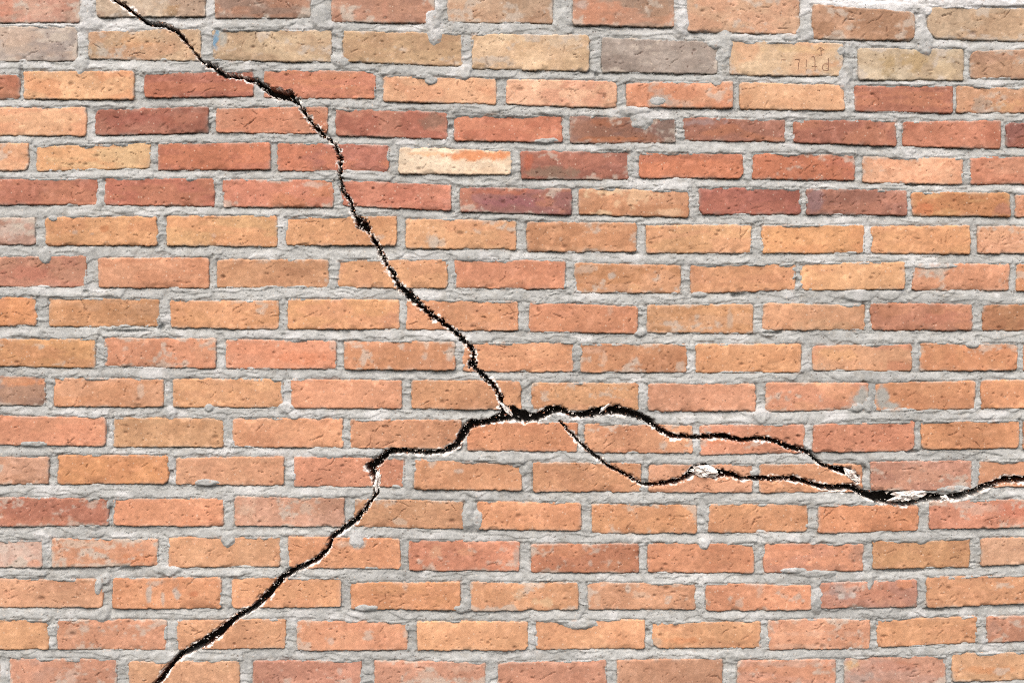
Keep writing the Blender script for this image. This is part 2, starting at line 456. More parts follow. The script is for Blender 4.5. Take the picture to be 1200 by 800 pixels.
def crack_sdf(u, v, rough=True):
    """signed distance to the crack's edge (negative inside the gap), and which side (+ below it)"""
    u = np.asarray(u, dtype=np.float64); v = np.asarray(v, dtype=np.float64)
    shp = u.shape; u = u.ravel(); v = v.ravel()
    uu, vv = u, v
    if rough:
        uu = u + 0.9 * noise(u, v, 4.5, 3) + 0.5 * noise(u, v, 2.0, 5)
        vv = v + 0.9 * noise(u, v, 4.5, 8) + 0.5 * noise(u, v, 2.0, 9)
    best = np.full(len(u), 60.0); side = np.zeros(len(u))
    for ax, ay, ra, bx, by, rb in SEGS:
        m = LOW_MARGIN + max(ra, rb)
        idx = np.nonzero((u > min(ax, bx) - m) & (u < max(ax, bx) + m) & (v > min(ay, by) - m) & (v < max(ay, by) + m))[0]
        if not len(idx): continue
        px = uu[idx] - ax; py = vv[idx] - ay
        dx, dy = bx - ax, by - ay
        tt = np.clip((px * dx + py * dy) / (dx * dx + dy * dy + 1e-9), 0, 1)
        qx = px - tt * dx; qy = py - tt * dy
        d = np.hypot(qx, qy) - (ra + (rb - ra) * tt)
        upd = d < best[idx]
        best[idx[upd]] = d[upd]; side[idx[upd]] = qy[upd]
    if rough:
        near = best < 8
        un, vn = u[near], v[near]
        amp = 0.62 + 0.9 * ((un < 600) & (vn > 110) & (vn < 480)) + 0.5 * ((un < 470) & (vn > 535) & (vn < 590))
        best[near] += amp * (0.9 * noise(un, vn, 3.0, 12) + 1.0 * noise(un, vn, 1.6, 13))
    return best.reshape(shp), side.reshape(shp)

def fringe(u, v, sd, side):
    """where the broken edge shows fresh chalky dust: ragged, of uneven width, in stretches, mostly on the lower lip"""
    st = sstep(-0.35, 0.45, fbm(u, v, 17, 4, 3) + 0.22 * np.sign(side) + 0.25 * ((u < 600) & (v > 110)))
    wd = 0.4 + 3.4 * st * sstep(-0.6, 0.7, fbm(u, v, 7, 10, 2))
    e = sd + 1.1 * noise(u, v, 2.4, 1) + 0.9 * noise(u, v, 5.5, 2)
    return sstep(wd, wd * 0.35, e) * (sd > -1.6) * np.clip(0.25 + st, 0, 1)

# ------------------------------------------------------------------ stains and patches on particular bricks
# u, v, half width, half height, colour, strength, raggedness
PATCHES = [
 (253,48,6,15,(100,155,192),1.0,.9),(260,46,6,13,(160,182,190),.5,.6),
 (120,62,16,7,(196,192,184),.8,.7),(118,53,6,4,(196,190,180),.5,.7),
 (545,184,80,5,(0,0,0),0,.0),
 (556,182,46,7,(232,150,100),1.0,.5),(500,180,22,3,(240,176,120),.5,.5),
 (505,146,16,9,(140,110,96),.0,.5),(508,142,18,10,(136,112,98),.75,.6),
 (640,203,34,7,(140,124,108),.75,.6),(618,190,6,12,(200,110,80),.6,.5),
 (782,152,14,13,(128,112,104),.8,.5),(715,163,44,3,(190,122,82),.6,.6),(710,144,22,6,(178,112,80),.5,.6),
 (955,236,12,15,(140,116,122),.75,.5),(1175,245,12,7,(170,118,110),.6,.5),(1080,245,16,8,(216,128,92),.6,.5),
 (600,236,40,7,(156,100,108),.6,.6),(590,225,40,4,(196,116,80),.5,.6),
 (740,231,26,10,(236,206,170),.55,1.2),(705,225,22,5,(236,206,170),.8,1.1),(700,250,20,3,(236,210,174),.7,1.0),(785,249,18,4,(232,200,166),.6,1.0),
 (770,118,14,8,(176,170,162),.85,.8),(790,121,20,5,(190,178,168),.5,.8),(770,107,10,5,(180,174,166),.5,.8),
 (820,143,28,4,(166,146,146),.7,.7),(1062,115,1,1,(0,0,0),0,0),
 (1148,122,14,8,(178,166,152),.7,.8),(1180,124,14,7,(224,178,134),.6,.8),(1160,112,10,5,(214,200,186),.6,.8),
 (1040,75,12,15,(168,140,92),.6,.7),(1075,70,18,12,(188,158,106),.5,.8),(1110,82,18,10,(228,204,168),.5,.8),
 (985,62,8,10,(206,190,168),.6,.8),(940,58,40,5,(226,196,152),.5,.8),
 (60,52,26,12,(168,152,146),.6,.8),(20,55,24,8,(206,184,166),.6,.8),(75,60,8,14,(150,138,134),.5,.7),
 (200,12,10,8,(176,136,92),.6,.8),(160,10,30,10,(212,196,178),.5,.9),
 (595,45,22,7,(232,210,180),.7,.8),(662,46,22,8,(216,196,172),.7,.8),
 (365,217,20,4,(216,196,184),.7,.7),(525,237,9,7,(206,150,132),.6,.7),
 (507,282,7,10,(198,186,174),.85,.7),(515,286,10,5,(200,190,178),.6,.8),(442,280,8,5,(206,192,180),.7,.7),
 (15,270,20,9,(214,198,188),.7,.9),(30,258,12,5,(218,206,198),.6,.9),
 (688,315,12,6,(206,190,176),.6,.8),(718,323,5,4,(190,184,176),.8,.6),(745,336,8,4,(232,184,140),.6,.7),
 (1090,317,30,5,(204,190,178),.7,.9),(1095,330,22,5,(226,170,136),.6,.7),
 (855,372,4,12,(200,186,172),.6,.6),(715,364,5,8,(206,176,156),.5,.6),
 (528,413,6,9,(198,188,178),.8,.6),(498,418,4,5,(194,182,172),.7,.6),(500,403,3,6,(216,200,186),.6,.5),
 (165,457,4,9,(214,196,180),.6,.5),(708,420,4,12,(216,188,168),.6,.7),(700,410,14,6,(226,188,166),.5,.7),(798,430,6,7,(196,184,172),.7,.6),
 (980,415,24,8,(236,184,136),.6,.6),(1050,428,18,6,(206,136,108),.6,.6),(965,430,10,5,(196,160,134),.6,.7),
 (25,447,28,5,(222,150,106),.8,.6),(12,446,16,4,(220,170,136),.5,.6),
 (1008,469,12,17,(178,178,174),1.15,.4),(1034,462,9,15,(176,176,172),1.15,.4),(1043,475,15,6,(178,178,174),1.15,.4),(995,480,14,4,(184,178,170),.7,.7),
 (147,408,4,3,(196,180,168),.6,.6),(390,405,5,9,(206,186,172),.6,.6),(355,420,30,9,(216,128,88),.4,.5),
 (777,523,5,7,(196,186,176),.8,.6),(835,517,14,3,(206,124,84),.4,.5),
 (506,542,7,7,(200,188,176),.8,.6),(538,552,8,3,(206,190,178),.7,.6),(1072,546,12,7,(194,166,150),.5,.8),(1045,560,14,10,(170,126,112),.45,.6),
 (770,555,14,7,(224,170,140),.5,.6),(1125,570,16,5,(188,178,172),.6,.6),
 (285,596,14,14,(222,190,168),.75,.8),(360,595,10,9,(208,188,172),.7,.8),(372,588,7,4,(190,180,170),.6,.8),(305,608,22,5,(214,170,144),.5,.7),
 (470,611,9,4,(212,194,176),.7,.7),
 (1150,596,22,7,(206,178,162),.6,.8),(1130,592,14,5,(200,184,174),.6,.8),(1190,598,20,10,(200,116,94),.5,.6),
 (20,650,24,14,(214,196,184),.6,.9),(10,640,18,7,(220,206,196),.5,.9),(40,660,10,4,(216,150,118),.7,.7),
 (110,637,44,5,(212,194,178),.8,.9),(70,650,10,8,(212,176,152),.5,.8),(120,662,40,2.5,(212,198,186),.7,.9),(160,655,24,8,(222,144,100),.5,.6),
 (420,637,9,6,(190,184,176),.9,.6),(400,637,8,4,(206,186,170),.6,.7),
 (510,645,8,6,(222,178,146),.6,.8),(545,647,10,4,(222,168,134),.5,.8),(605,652,4,10,(178,172,166),.7,.5),
 (686,640,4,7,(198,176,164),.6,.6),(625,643,4,6,(196,184,172),.6,.6),(692,660,3,4,(190,176,166),.7,.5),
 (960,666,50,6,(180,132,112),.6,.6),(1003,650,10,12,(176,140,124),.6,.6),(925,640,20,4,(216,128,88),.3,.5),
 (890,655,10,10,(0,0,0),0,0),
 (175,696,3.5,10,(194,186,178),.95,.5),(191,700,3,8,(198,188,178),.8,.5),(207,694,5,9,(196,188,180),.95,.6),(180,682,12,4,(196,186,176),.7,.7),
 (228,695,6,5,(190,108,72),.6,.6),
 (475,688,4,6,(198,180,168),.7,.6),(612,696,10,8,(216,188,160),.7,.9),(635,704,12,6,(224,196,160),.6,.9),(618,683,8,5,(204,186,168),.7,.7),
 (735,690,4,6,(208,196,184),.85,.6),(750,696,9,5,(212,190,170),.6,.8),(700,700,4,8,(212,180,156),.5,.7),
 (890,692,5,8,(214,184,166),.7,.6),(867,706,5,6,(206,186,172),.7,.6),
 (980,692,16,10,(160,150,150),.6,.8),(985,698,4,4,(204,196,190),.9,.5),(1000,697,4,4,(204,196,190),.9,.5),(990,690,20,5,(196,180,172),.6,.8),
 (1060,683,10,5,(222,150,108),.6,.7),(965,708,5,5,(150,90,60),.6,.6),(1040,705,20,5,(214,160,134),.5,.8),
 (900,735,8,14,(208,180,164),.4,.8),(960,742,40,3,(218,184,164),.4,.9),(940,757,40,3,(212,176,156),.5,.8),
 (80,740,8,8,(208,176,156),.5,.7),(780,736,14,6,(206,150,116),.5,.7),(800,750,26,4,(214,138,94),.5,.5),(770,752,8,6,(190,170,152),.6,.6),
 (1165,740,8,10,(186,150,136),.5,.7),(387,750,4,5,(204,190,180),.6,.6),
 (85,790,16,8,(212,188,174),.7,.9),(50,795,14,8,(190,150,132),.5,.7),
 (500,792,12,8,(214,190,174),.7,.9),(540,782,18,6,(216,182,162),.5,.9),(398,786,4,6,(208,186,176),.7,.6),
 (930,777,50,4,(206,182,170),.5,.9),(1010,795,18,8,(176,162,156),.7,.8),(1000,778,8,6,(226,190,140),.7,.8),(1050,780,40,6,(200,130,104),.4,.6),
 (1160,785,40,5,(222,148,100),.5,.5),(1130,795,16,5,(226,176,130),.5,.6),
 (155,50,24,8,(226,170,120),.4,.6),(60,146,8,4,(190,150,120),.4,.6),
 (122,268,6,4,(186,112,72),.6,.5),(88,272,4,3,(200,180,168),.7,.5),(108,274,3,2,(190,166,150),.8,.5),(250,276,4,4,(212,182,166),.7,.6),
 (1125,358,1,1,(0,0,0),0,0),(1100,372,30,8,(196,128,108),.4,.6),(1020,365,1,1,(0,0,0),0,0),
 (35,320,30,8,(196,122,104),.5,.6),(160,140,50,9,(158,88,80),.4,.6),(215,140,30,8,(182,116,92),.4,.6),
 (380,330,14,8,(214,168,136),.4,.6),(455,375,12,9,(206,150,124),.6,.6),
 (700,15,30,16,(214,140,106),.4,.6),(770,12,22,18,(172,132,104),.5,.6),(683,6,8,6,(190,180,174),.7,.6),
 (40,8,26,9,(216,182,162),.6,.9),(8,10,14,14,(214,132,104),.5,.6),(450,10,6,12,(206,150,128),.5,.6),(400,8,10,10,(196,158,138),.5,.7),
]
PATCHES = [p for p in PATCHES if p[5] > 0]

# mortar squeezed or smeared over the brick faces: u, v, half width, half height
BLOBS = [
 (510,42,8,9),(506,24,9,13),(100,18,10,16),(104,30,14,8),(376,22,9,12),(380,29,12,5),(660,28,9,14),(664,36,7,5),(798,28,8,14),(942,38,9,10),
 (1082,48,9,13),(1086,56,5,8),(94,78,7,9),(752,142,11,10),(740,130,18,5),(505,95,7,4),(545,86,6,6),(497,90,8,3),
 (267,633,7,8),(417,634,9,7),(1018,476,5,8),(1040,345,17,6),(1140,404,6,4),(243,565,14,3.5),(680,731,16,5),
 (1019,682,4,8),(1080,631,9,6),(825,638,5,5),(549,604,7,14),(198,484,7,6),(892,488,10,8),(1090,488,1,1),(600,206,1,1),
 (420,630,6,6),(115,688,4,8),(124,678,5,6),(120,720,7,8),(195,668,14,6),(440,545,1,1),
 (840,95,6,6),(850,55,7,18),(990,90,8,14),(870,45,14,4),(845,52,10,5),(985,60,5,7),
 (400,72,9,6),(440,70,1,1),(545,82,7,5),(20,300,1,1),(62,256,5,3),(52,300,7,8),
 (1040,8,50,5),(1130,2,70,5),(1170,5,40,3),(1050,12,14,4),(1085,12,8,6),(925,44,10,4),
 (640,165,14,3),(480,395,1,1),(610,383,1,1),(310,735,1,1),(190,770,14,7),(430,712,12,4),(540,712,10,5),(548,706,5,5),
 (957,700,7,14),(955,683,6,8),(1005,345,20,6),(1090,312,30,3),(1010,350,10,4),(820,345,8,4),
 (245,478,5,4),(335,478,8,6),(345,487,7,5),(560,607,5,10),(40,520,18,3),(110,487,10,3),(750,390,6,4),(900,390,8,4),
 (655,592,1,1),(780,573,1,1),(1120,573,16,4),(985,613,1,1),(940,676,1,1),(955,672,20,4),(930,668,16,3),
 (1005,478,6,5),(770,120,10,6),(575,455,1,1),
]
BLOBS = [b for b in BLOBS if b[2] > 1.5]

# places where the joint was never filled
HOLES = [(129,598,3.5,7),(1012,362,4,8),(934,329,3.5,5),(866,346,9,3),(1060,668,32,2.6),(1096,713.5,14,2.6),(60,667,34,2),(150,667,12,3),
 (126,504,3,8),(25,88,3,14),(595,388,10,2.5),(1075,216,12,2),(905,390,12,2.2),(155,388,26,2),(862,298,6,3),(520,716,14,2.5),(968,708,5,4),
 (760,742,4,7),(385,433,1,1),(1070,529,10,2.4),(190,384,4,4),(262,524,1,1),(742,297,8,2.4),(870,174,1,1),(1008,118,3,5),(245,150,3,5),
 (415,168,1,1),(528,150,3,4),(100,342,4,3),(322,709,1,1),(1160,452,3,5),(1012,450,4,4),(1014,552,3,8),(200,555,3.5,5),(225,523,40,1.8),
 (1165,660,26,1.8),(1000,667,8,1.8),(300,384,24,1.8),(700,88,3,5)]
HOLES = [q for q in HOLES if q[2] > 1.2]

# ------------------------------------------------------------------ brick builder
def brick_sd(b, u, v):
    x0, x1, t0, t1, b0, b1 = b[:6]
    s = np.clip((u - x0) / (x1 - x0), -0.2, 1.2)
    top = t0 + (t1 - t0) * s; bot = b0 + (b1 - b0) * s
    return u - x0, x1 - u, v - top, bot - v

DUST = lin((247, 240, 235)) / 1.35
CEM = base((196, 193, 186))

wall = bpy.data.objects.new("brick_wall", None)
scene.collection.objects.link(wall)
wall.empty_display_size = 0.2
wall.location = (0, 0, (400 - V1) * S)
bpy.context.view_layer.update()
wall["label"] = "weathered orange brick wall with grey mortar joints, split by a forked black crack"
wall["category"] = "wall"
wall["kind"] = "thing"
WZ = wall.location.z

FACE = {}

def build_brick(i, b):
    r = np.random.default_rng(1000 + i)
    x0, x1, t0, t1, b0, b1, ca, cb, opt = b
    inframe = x1 > 0 and x0 < 1200 and max(b0, b1) > 0 and min(t0, t1) < 800
    wd = x1 - x0; ht = ((b0 - t0) + (b1 - t1)) / 2
    cracked = False
    if inframe:
        gu, gv = np.meshgrid(np.arange(x0, x1, 2.0), np.arange(min(t0, t1), max(b0, b1), 2.0))
        cracked = crack_sdf(gu, gv, False)[0].min() < 1.5
    cell = 0.76 if cracked else (1.1 if inframe else 4.5)
    nu = max(4, int(round(wd / cell))) + 1
    nv = max(4, int(round(ht / cell))) + 1
    px, py = np.meshgrid(np.linspace(0, wd, nu), np.linspace(0, ht, nv))
    din = np.minimum(np.minimum(px, wd - px), np.minimum(py, ht - py))
    # rounded corners: square ring -> arc
    rc = opt.get('rc', (3, 3, 3, 3))
    for k, R in enumerate(rc):                                 # TL, TR, BL, BR
        R = R * r.uniform(0.75, 1.25)
        sx = -1 if k % 2 == 0 else 1
        sy = -1 if k < 2 else 1
        cx = R if sx < 0 else wd - R
        cy = R if sy < 0 else ht - R
        dx = (px - cx) * sx; dy = (py - cy) * sy
        m = (dx > 0) & (dy > 0)
        ln = np.hypot(dx, dy) + 1e-9
        k2 = np.maximum(dx, dy) / ln
        px = np.where(m, cx + sx * dx * k2, px); py = np.where(m, cy + sy * dy * k2, py)
    s = px / wd; q = py / ht
    u = x0 + px
    v = (t0 + (t1 - t0) * s) * (1 - q) + (b0 + (b1 - b0) * s) * q
    # uneven arrises
    wgt = np.exp(-din / 4.0)
    au = r.uniform(0.8, 1.3)
    u0, v0 = u.copy(), v.copy()
    u = u0 + wgt * au * (0.5 * fbm(u0, v0, 13, 2, 3) + 0.35 * noise(u0, v0, 5.2, 4) + 0.5 * noise(u0, v0, 2.7, 6))
    v = v0 + wgt * au * (0.5 * fbm(u0, v0, 17, 4, 3) + 0.35 * noise(u0, v0, 5.2, 8) + 0.5 * noise(u0, v0, 2.7, 7))
    # relief
    e = r.uniform(0.6, 1.3)
    d_ = np.clip(din / e, 0, 1)
    h = -e * 0.9 * (1 - np.sqrt(np.clip(1 - (1 - d_) ** 2, 0, 1)))
    hb = opt.get('h', r.normal(0, 0.5))
    h += hb + r.normal(0, 0.5) * (s - 0.5) * 2 + r.normal(0, 0.6) * (q - 0.5) * 2
    h += 0.38 * fbm(u, v, 34, 1, 3) + 0.12 * fbm(u, v, 9, 5, 3) + 0.17 * noise(u, v, 2.6, 10)
    # chipped arrises
    chip = sstep(0.35, 0.75, fbm(u, v, 15, 14, 2)) * np.exp(-din / 3.5)
    h -= 2.2 * chip
    pit = np.zeros_like(u)
    if inframe:
        for _ in range(int(r.integers(3, 19) * (ht / 34) * opt.get('marks', 1))):     # drag marks and small tears in the clay
            cx, cy = x0 + r.uniform(0.04, 0.96) * wd, t0 + (t1 - t0) * 0.5 + r.uniform(0.12, 0.9) * ht
            L = r.choice([1.2, 2.2, 4, 6, 10], p=[.36, .28, .19, .11, .06]); an = r.normal(-0.35, 0.6)
            if r.random() < 0.12: an = r.uniform(1.0, 2.0)
            kx, ky = math.cos(an), math.sin(an)
            a = (u - cx) * kx + (v - cy) * ky
            c = -(u - cx) * ky + (v - cy) * kx + r.normal(0, 0.02) * a * a + 0.8 * noise(u, v, 3, 11)
            wid = r.uniform(0.38, 0.62) * np.clip(1 - np.abs(a) / L, 0, 1) ** 0.5 + 1e-6
            g = np.exp(-(c / wid) ** 2) * (np.abs(a) < L)
            h -= r.uniform(0.7, 1.5) * g
            h += 0.15 * np.exp(-((c + 1.3) / 1.0) ** 2) * np.clip(1 - np.abs(a) / L, 0, 1)
            pit = np.maximum(pit, g * r.uniform(0.3, 0.9))
        for _ in range(int(r.integers(1, 13))):                 # small pores, sunk and tinted dark
            cx, cy = x0 + r.uniform(0.03, 0.97) * wd, t0 + r.uniform(0.08, 0.92) * ht
            R = r.choice([0.7, 1.0, 1.6, 2.4], p=[.55, .33, .10, .02])
            g = np.exp(-(((u - cx) / (R * r.uniform(1, 1.8))) ** 2 + ((v - cy) / R) ** 2) ** 1.5)
            h -= 1.3 * g
            pit = np.maximum(pit, g * 0.6)
    # fired colour
    A, B = clay(ca), clay(cb)
    dull = opt.get('dull', 0)
    A = A + (A.mean() - A) * dull; B = B + (B.mean() - B) * dull
    B = B * r.uniform(0.93, 1.08)
    m1 = sstep(-0.25, 0.35, fbm(u, v, r.uniform(22, 60), 3 + i % 5, 3, sv=r.uniform(9, 20)))
    col = A[None, None, :] * (1 - m1[..., None]) + B[None, None, :] * m1[..., None]
    n2 = fbm(u, v, 26, 9, 4)
    col = col * (1 + 0.12 * fbm(u, v, 75, 15, 2)[..., None]) * (1 + 0.12 * n2[..., None] * np.array([0.8, 1.0, 1.12]))
    col = col * (1 + 0.09 * fbm(u, v, 5, 2, 3))[..., None]
    pale = sstep(0.42, 0.8, fbm(u, v, 7, 7, 3)) * 0.35          # sandy flecks
    col = lerp(col, np.minimum(col * 1.35 + 0.03, 0.62), pale[..., None])
    red = sstep(0.45, 0.8, fbm(u, v, 11, 13, 3)) * 0.16         # redder clay
    col = lerp(col, col * np.array([0.86, 0.70, 0.62]), red[..., None])
    for (pu, pv, ru, rv, pc, pa, rg) in PATCHES:
        if pu + ru * 1.8 < x0 or pu - ru * 1.8 > x1 or pv + rv * 1.8 < min(t0, t1) or pv - rv * 1.8 > max(b0, b1): continue
        dd = np.hypot((u - pu) / ru, (v - pv) / rv) + rg * 0.75 * fbm(u, v, 9, 11, 4) + rg * 0.25 * noise(u, v, 2.2, 15)
        wq = 0.85 * pa * sstep(1.15, 0.5, dd)
        col = lerp(col, base(pc), wq[..., None])
    hz = opt.get('haze', 0.14 if r.random() < 0.15 else 0.0)
    if hz:                                                      # cement bloom left on the face
        f1 = fbm(u, v, 24, 6, 4, sv=14) + 0.35 * fbm(u, v, 5, 8, 3) + 0.55 * np.exp(-din / 3.0)
        hzw = np.clip(sstep(0.62 - 0.3 * hz, 1.05, f1) * min(1.0, 0.55 + hz * 0.4), 0, 0.85)
        col = lerp(col, base((206, 194, 182)), hzw[..., None])
    # thin cement film on the arrises
    film = sstep(0.15, 0.9, fbm(u, v, 12, 12, 3) + 0.3) * np.exp(-din / 1.4) * 0.55
    col = lerp(col, CEM, film[..., None])
    col = lerp(col, base((92, 46, 34)), (0.8 * pit)[..., None])
    # the crack
    keep = None
    if cracked:
        sd, side = crack_sdf(u, v)
        rag = noise(u, v, 2.2, 1) + 0.8 * noise(u, v, 5.5, 2)
        fw = fringe(u, v, sd, side)
        col = lerp(col, DUST, fw[..., None])
        h -= 2.6 * sstep(2.8, 0, sd + 0.8 * rag) * sstep(-0.3, 0.5, fbm(u, v, 8, 3, 3))
        wall_t = sstep(0.1, -0.75, sd)
        h = h * (1 - wall_t) - 34 * wall_t
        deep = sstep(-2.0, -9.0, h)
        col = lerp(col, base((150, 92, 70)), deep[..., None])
        keep = sd > -1.0
    if inframe: FACE[i] = (u, v, h)
    idx = np.arange(nu * nv).reshape(nv, nu)
    quads = np.stack([idx[1:, :-1], idx[1:, 1:], idx[:-1, 1:], idx[:-1, :-1]], -1)
    if keep is not None:
        kq = keep[1:, :-1] | keep[1:, 1:] | keep[:-1, 1:] | keep[:-1, :-1]
        quads = quads[kq]
    quads = quads.reshape(-1, 4)
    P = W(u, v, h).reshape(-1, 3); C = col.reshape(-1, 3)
    # sides running back into the wall
    ring = np.concatenate([idx[0, :-1], idx[:-1, -1], idx[-1, :0:-1], idx[:0:-1, 0]])
    n0 = len(P); nr = len(ring)
    back = P[ring].copy(); back[:, 1] = 38 * S
    P = np.concatenate([P, back]); C = np.concatenate([C, C[ring]])
    k = np.arange(nr); kn = (k + 1) % nr
    sq = np.stack([ring[k], ring[kn], n0 + kn, n0 + k], -1)
    if cracked:
        okv = keep.ravel()
        sq = sq[okv[ring[k]] & okv[ring[kn]]]
    quads = np.concatenate([quads, sq])
    org = W((x0 + x1) / 2, (t0 + t1 + b0 + b1) / 4, 0)
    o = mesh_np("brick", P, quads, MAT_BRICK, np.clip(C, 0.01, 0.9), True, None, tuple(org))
    o.parent = wall
    o.location = (org[0], org[1], org[2] - WZ)
    return o

BOBJ = [build_brick(i, b) for i, b in enumerate(BRICKS)]

def find_brick(u, v):
    for i, b in enumerate(BRICKS):
        dl, dr, dt, db = brick_sd(b, np.float64(u), np.float64(v))
        if min(dl, dr, dt, db) > 0: return i

for u, v, text in [
    (920, 70, "buff brick with upside-down pencilled letters and an arrow"),
    (320, 55, "buff brick with a blue paint smear at its left end"),
    (533, 190, "cream brick with an orange upper edge"),
    (770, 65, "grey-brown weathered brick"),
    (730, 152, "purple-brown brick notched by a tongue of mortar"),
    (600, 236, "violet-tinged dark brick"),
    (740, 238, "brown-orange brick with cream mottling"),
    (30, 460, "dark grey-brown brick with orange top edge"),
    (20, 650, "brick whitened by cement at the left edge"),
    (1015, 695, "red-brown brick with grey cement splashes"),
    (195, 695, "orange brick with white cement drips"),
    (1000, 236, "brown brick with violet-grey left end")]:
    k = find_brick(u, v)
    if k is not None: BOBJ[k]["label"] = text

# ------------------------------------------------------------------ mortar bedding
def build_mortar():
    us = np.concatenate([np.arange(U0, -4, 4.0), np.arange(-4, 1204.01, 1.0), np.arange(1208, U1 + 0.1, 4.0)])
    vs = np.concatenate([np.arange(V0, -4, 4.0), np.arange(-4, 804.01, 1.0), np.arange(808, V1 + 0.1, 4.0)])
    u, v = np.meshgrid(us, vs)
    ju = u + np.where((u > 0) & (u < 1200), 0.28, 0) * noise(u * 7, v * 7, 1.3, 4)
    jv = v + np.where((v > 0) & (v < 800), 0.28, 0) * noise(u * 7, v * 7, 1.3, 7)
    u, v = ju, jv
    din = np.full(u.shape, -40.0); dup = np.full(u.shape, 40.0); ddn = np.full(u.shape, 40.0)
    edge = np.full(u.shape, -2.2)
    for b in BRICKS:
        x0, x1 = b[0], b[1]
        i0, i1 = np.searchsorted(us, [x0 - 26, x1 + 26]); j0, j1 = np.searchsorted(vs, [min(b[2], b[3]) - 42, max(b[4], b[5]) + 42])
        sl = (slice(j0, j1), slice(i0, i1))
        dl, dr, dt, db = brick_sd(b, u[sl], v[sl])
        mn = np.minimum(np.minimum(dl, dr), np.minimum(dt, db))
        outside = -np.hypot(np.minimum(np.minimum(dl, dr), 0), np.minimum(np.minimum(dt, db), 0))
        sd = np.where(mn > 0, mn, outside)
        new = sd > din[sl]
        din[sl] = np.where(new, sd, din[sl])
        ins = mn > 0
        ev = np.where(dt <= np.minimum(np.minimum(dl, dr), db), -0.6, np.where(db <= np.minimum(dl, dr), -2.2, -1.4))
        edge[sl] = np.where(ins, ev, edge[sl])
        inx = (dl > -3) & (dr > -3)
        dup[sl] = np.where(inx & (db < 0), np.minimum(dup[sl], -db), dup[sl])
        ddn[sl] = np.where(inx & (dt < 0), np.minimum(ddn[sl], -dt), ddn[sl])
    tot = dup + ddn
    f = dup / (tot + 1e-6)
    bed = sstep(40, 22, tot)
    rec = lerp(-2.2, -0.5, sstep(0.05, 0.75, f))
    # how well each stretch of joint was filled
    fill = fbm(u, v, 70, 3, 3, sv=24)
    rec = rec + 1.5 * fill
    outb = lerp(-1.4 + 0.9 * fill, rec, bed)
    inb = edge + 1.2 * fill + 1.6 * sstep(0.15, 0.6, fbm(u, v, 30, 7, 3)) - 0.75 * np.maximum(din, 0)
    h = np.where(din > 0, inb, outb)
    wu = u + 5 * noise(u, v, 16, 2); wv = v + 4 * noise(u, v, 16, 9)
    h = h + 0.52 * fbm(wu, wv, 20, 1, 4, sv=10)
    h = h + 0.42 * fbm(u, v, 6, 6, 3) * (0.5 + sstep(-0.3, 0.5, fbm(u, v, 60, 8, 2)))
    crev = np.exp(-((din + 0.2) / 0.75) ** 2) * sstep(-0.5, 0.1, fbm(u, v, 13, 4, 3))
    h = h - 1.5 * crev
    # trowel flats: smooth steps with torn edges
    fl = fbm(wu, wv, 34, 12, 3, sv=8)
    h = h + 1.1 * sstep(0.02, 0.10, fl) - 0.5
    cr = np.abs(fbm(wu, wv, 30, 5, 3, sv=7)); cm = sstep(-0.1, 0.35, fbm(u, v, 44, 10, 2))
    h = h - 1.4 * sstep(0.045, 0.0, cr) * cm
    # splashes and tongues
    for bu, bv, ru, rv in BLOBS:
        i0, i1 = np.searchsorted(us, [bu - 2 * ru, bu + 2 * ru]); j0, j1 = np.searchsorted(vs, [bv - 2 * rv, bv + 2 * rv])
        sl = (slice(j0, j1), slice(i0, i1))
        if u[sl].size == 0: continue
        uu, vv = u[sl], v[sl]
        rr = ((uu - bu) / ru) ** 2 + ((vv - bv) / rv) ** 2
        rr = rr + 0.45 * fbm(uu, vv, 9, 2, 3)
        hb = 2.6 * (1 - rr) + 0.5 * fbm(uu, vv, 5, 7, 3) + 0.2
        hb = np.minimum(hb, 1.6 + 0.4 * fbm(uu, vv, 6, 7, 3))
        h[sl] = np.maximum(h[sl], hb)
    h = h + (0.22 * noise(u, v, 2.2, 3) + 0.20 * noise(u, v, 4.1, 13)) * (0.55 + 0.45 * sstep(-0.4, 0.4, fbm(u, v, 40, 2, 2)))
    for bu, bv, ru, rv in HOLES:
        i0, i1 = np.searchsorted(us, [bu - 2 * ru, bu + 2 * ru]); j0, j1 = np.searchsorted(vs, [bv - 2 * rv, bv + 2 * rv])
        sl = (slice(j0, j1), slice(i0, i1))
        uu, vv = u[sl], v[sl]
        rr = np.hypot((uu - bu) / ru, (vv - bv) / rv) + 0.35 * fbm(uu, vv, 6, 2, 3)
        h[sl] = h[sl] - 4.0 * sstep(1.15, 0.4, rr)
    # colour
    G = base((184, 187, 187))
    col = np.ones(u.shape + (3,)) * G
    n1 = fbm(u, v, 46, 11, 4, sv=26) + 0.7 * fbm(u, v, 190, 4, 2)
    col = col * (1 + 0.10 * n1[..., None])
    col = col * (1 + 0.10 * fbm(u, v, 4.5, 3, 3))[..., None]
    white = sstep(0.25, 0.8, fbm(u, v, 30, 13, 3)) * 0.45 + 1.2 * sstep(24, 13, v) * sstep(900, 990, u) + 0.4 * sstep(75, 20, v) * sstep(0.1, 0.5, fbm(u, v, 60, 6, 2) + 0.35)
    col = lerp(col, base((228, 230, 233)), np.clip(white, 0, 1)[..., None])
    dirt = sstep(0.35, 0.9, fbm(u, v, 9, 14, 3)) * 0.35
    col = lerp(col, base((164, 161, 154)), dirt[..., None])
    clay = sstep(0.5, 0.9, fbm(u, v, 6, 9, 3)) * sstep(-3, 1, din) * 0.35
    col = lerp(col, base((206, 160, 130)), clay[..., None])
    # the crack
    sd, side = crack_sdf(u, v)
    rag = noise(u, v, 2.2, 1) + 0.8 * noise(u, v, 5.5, 2)
    fw = fringe(u, v, sd, side)
    col = lerp(col, DUST, fw[..., None])
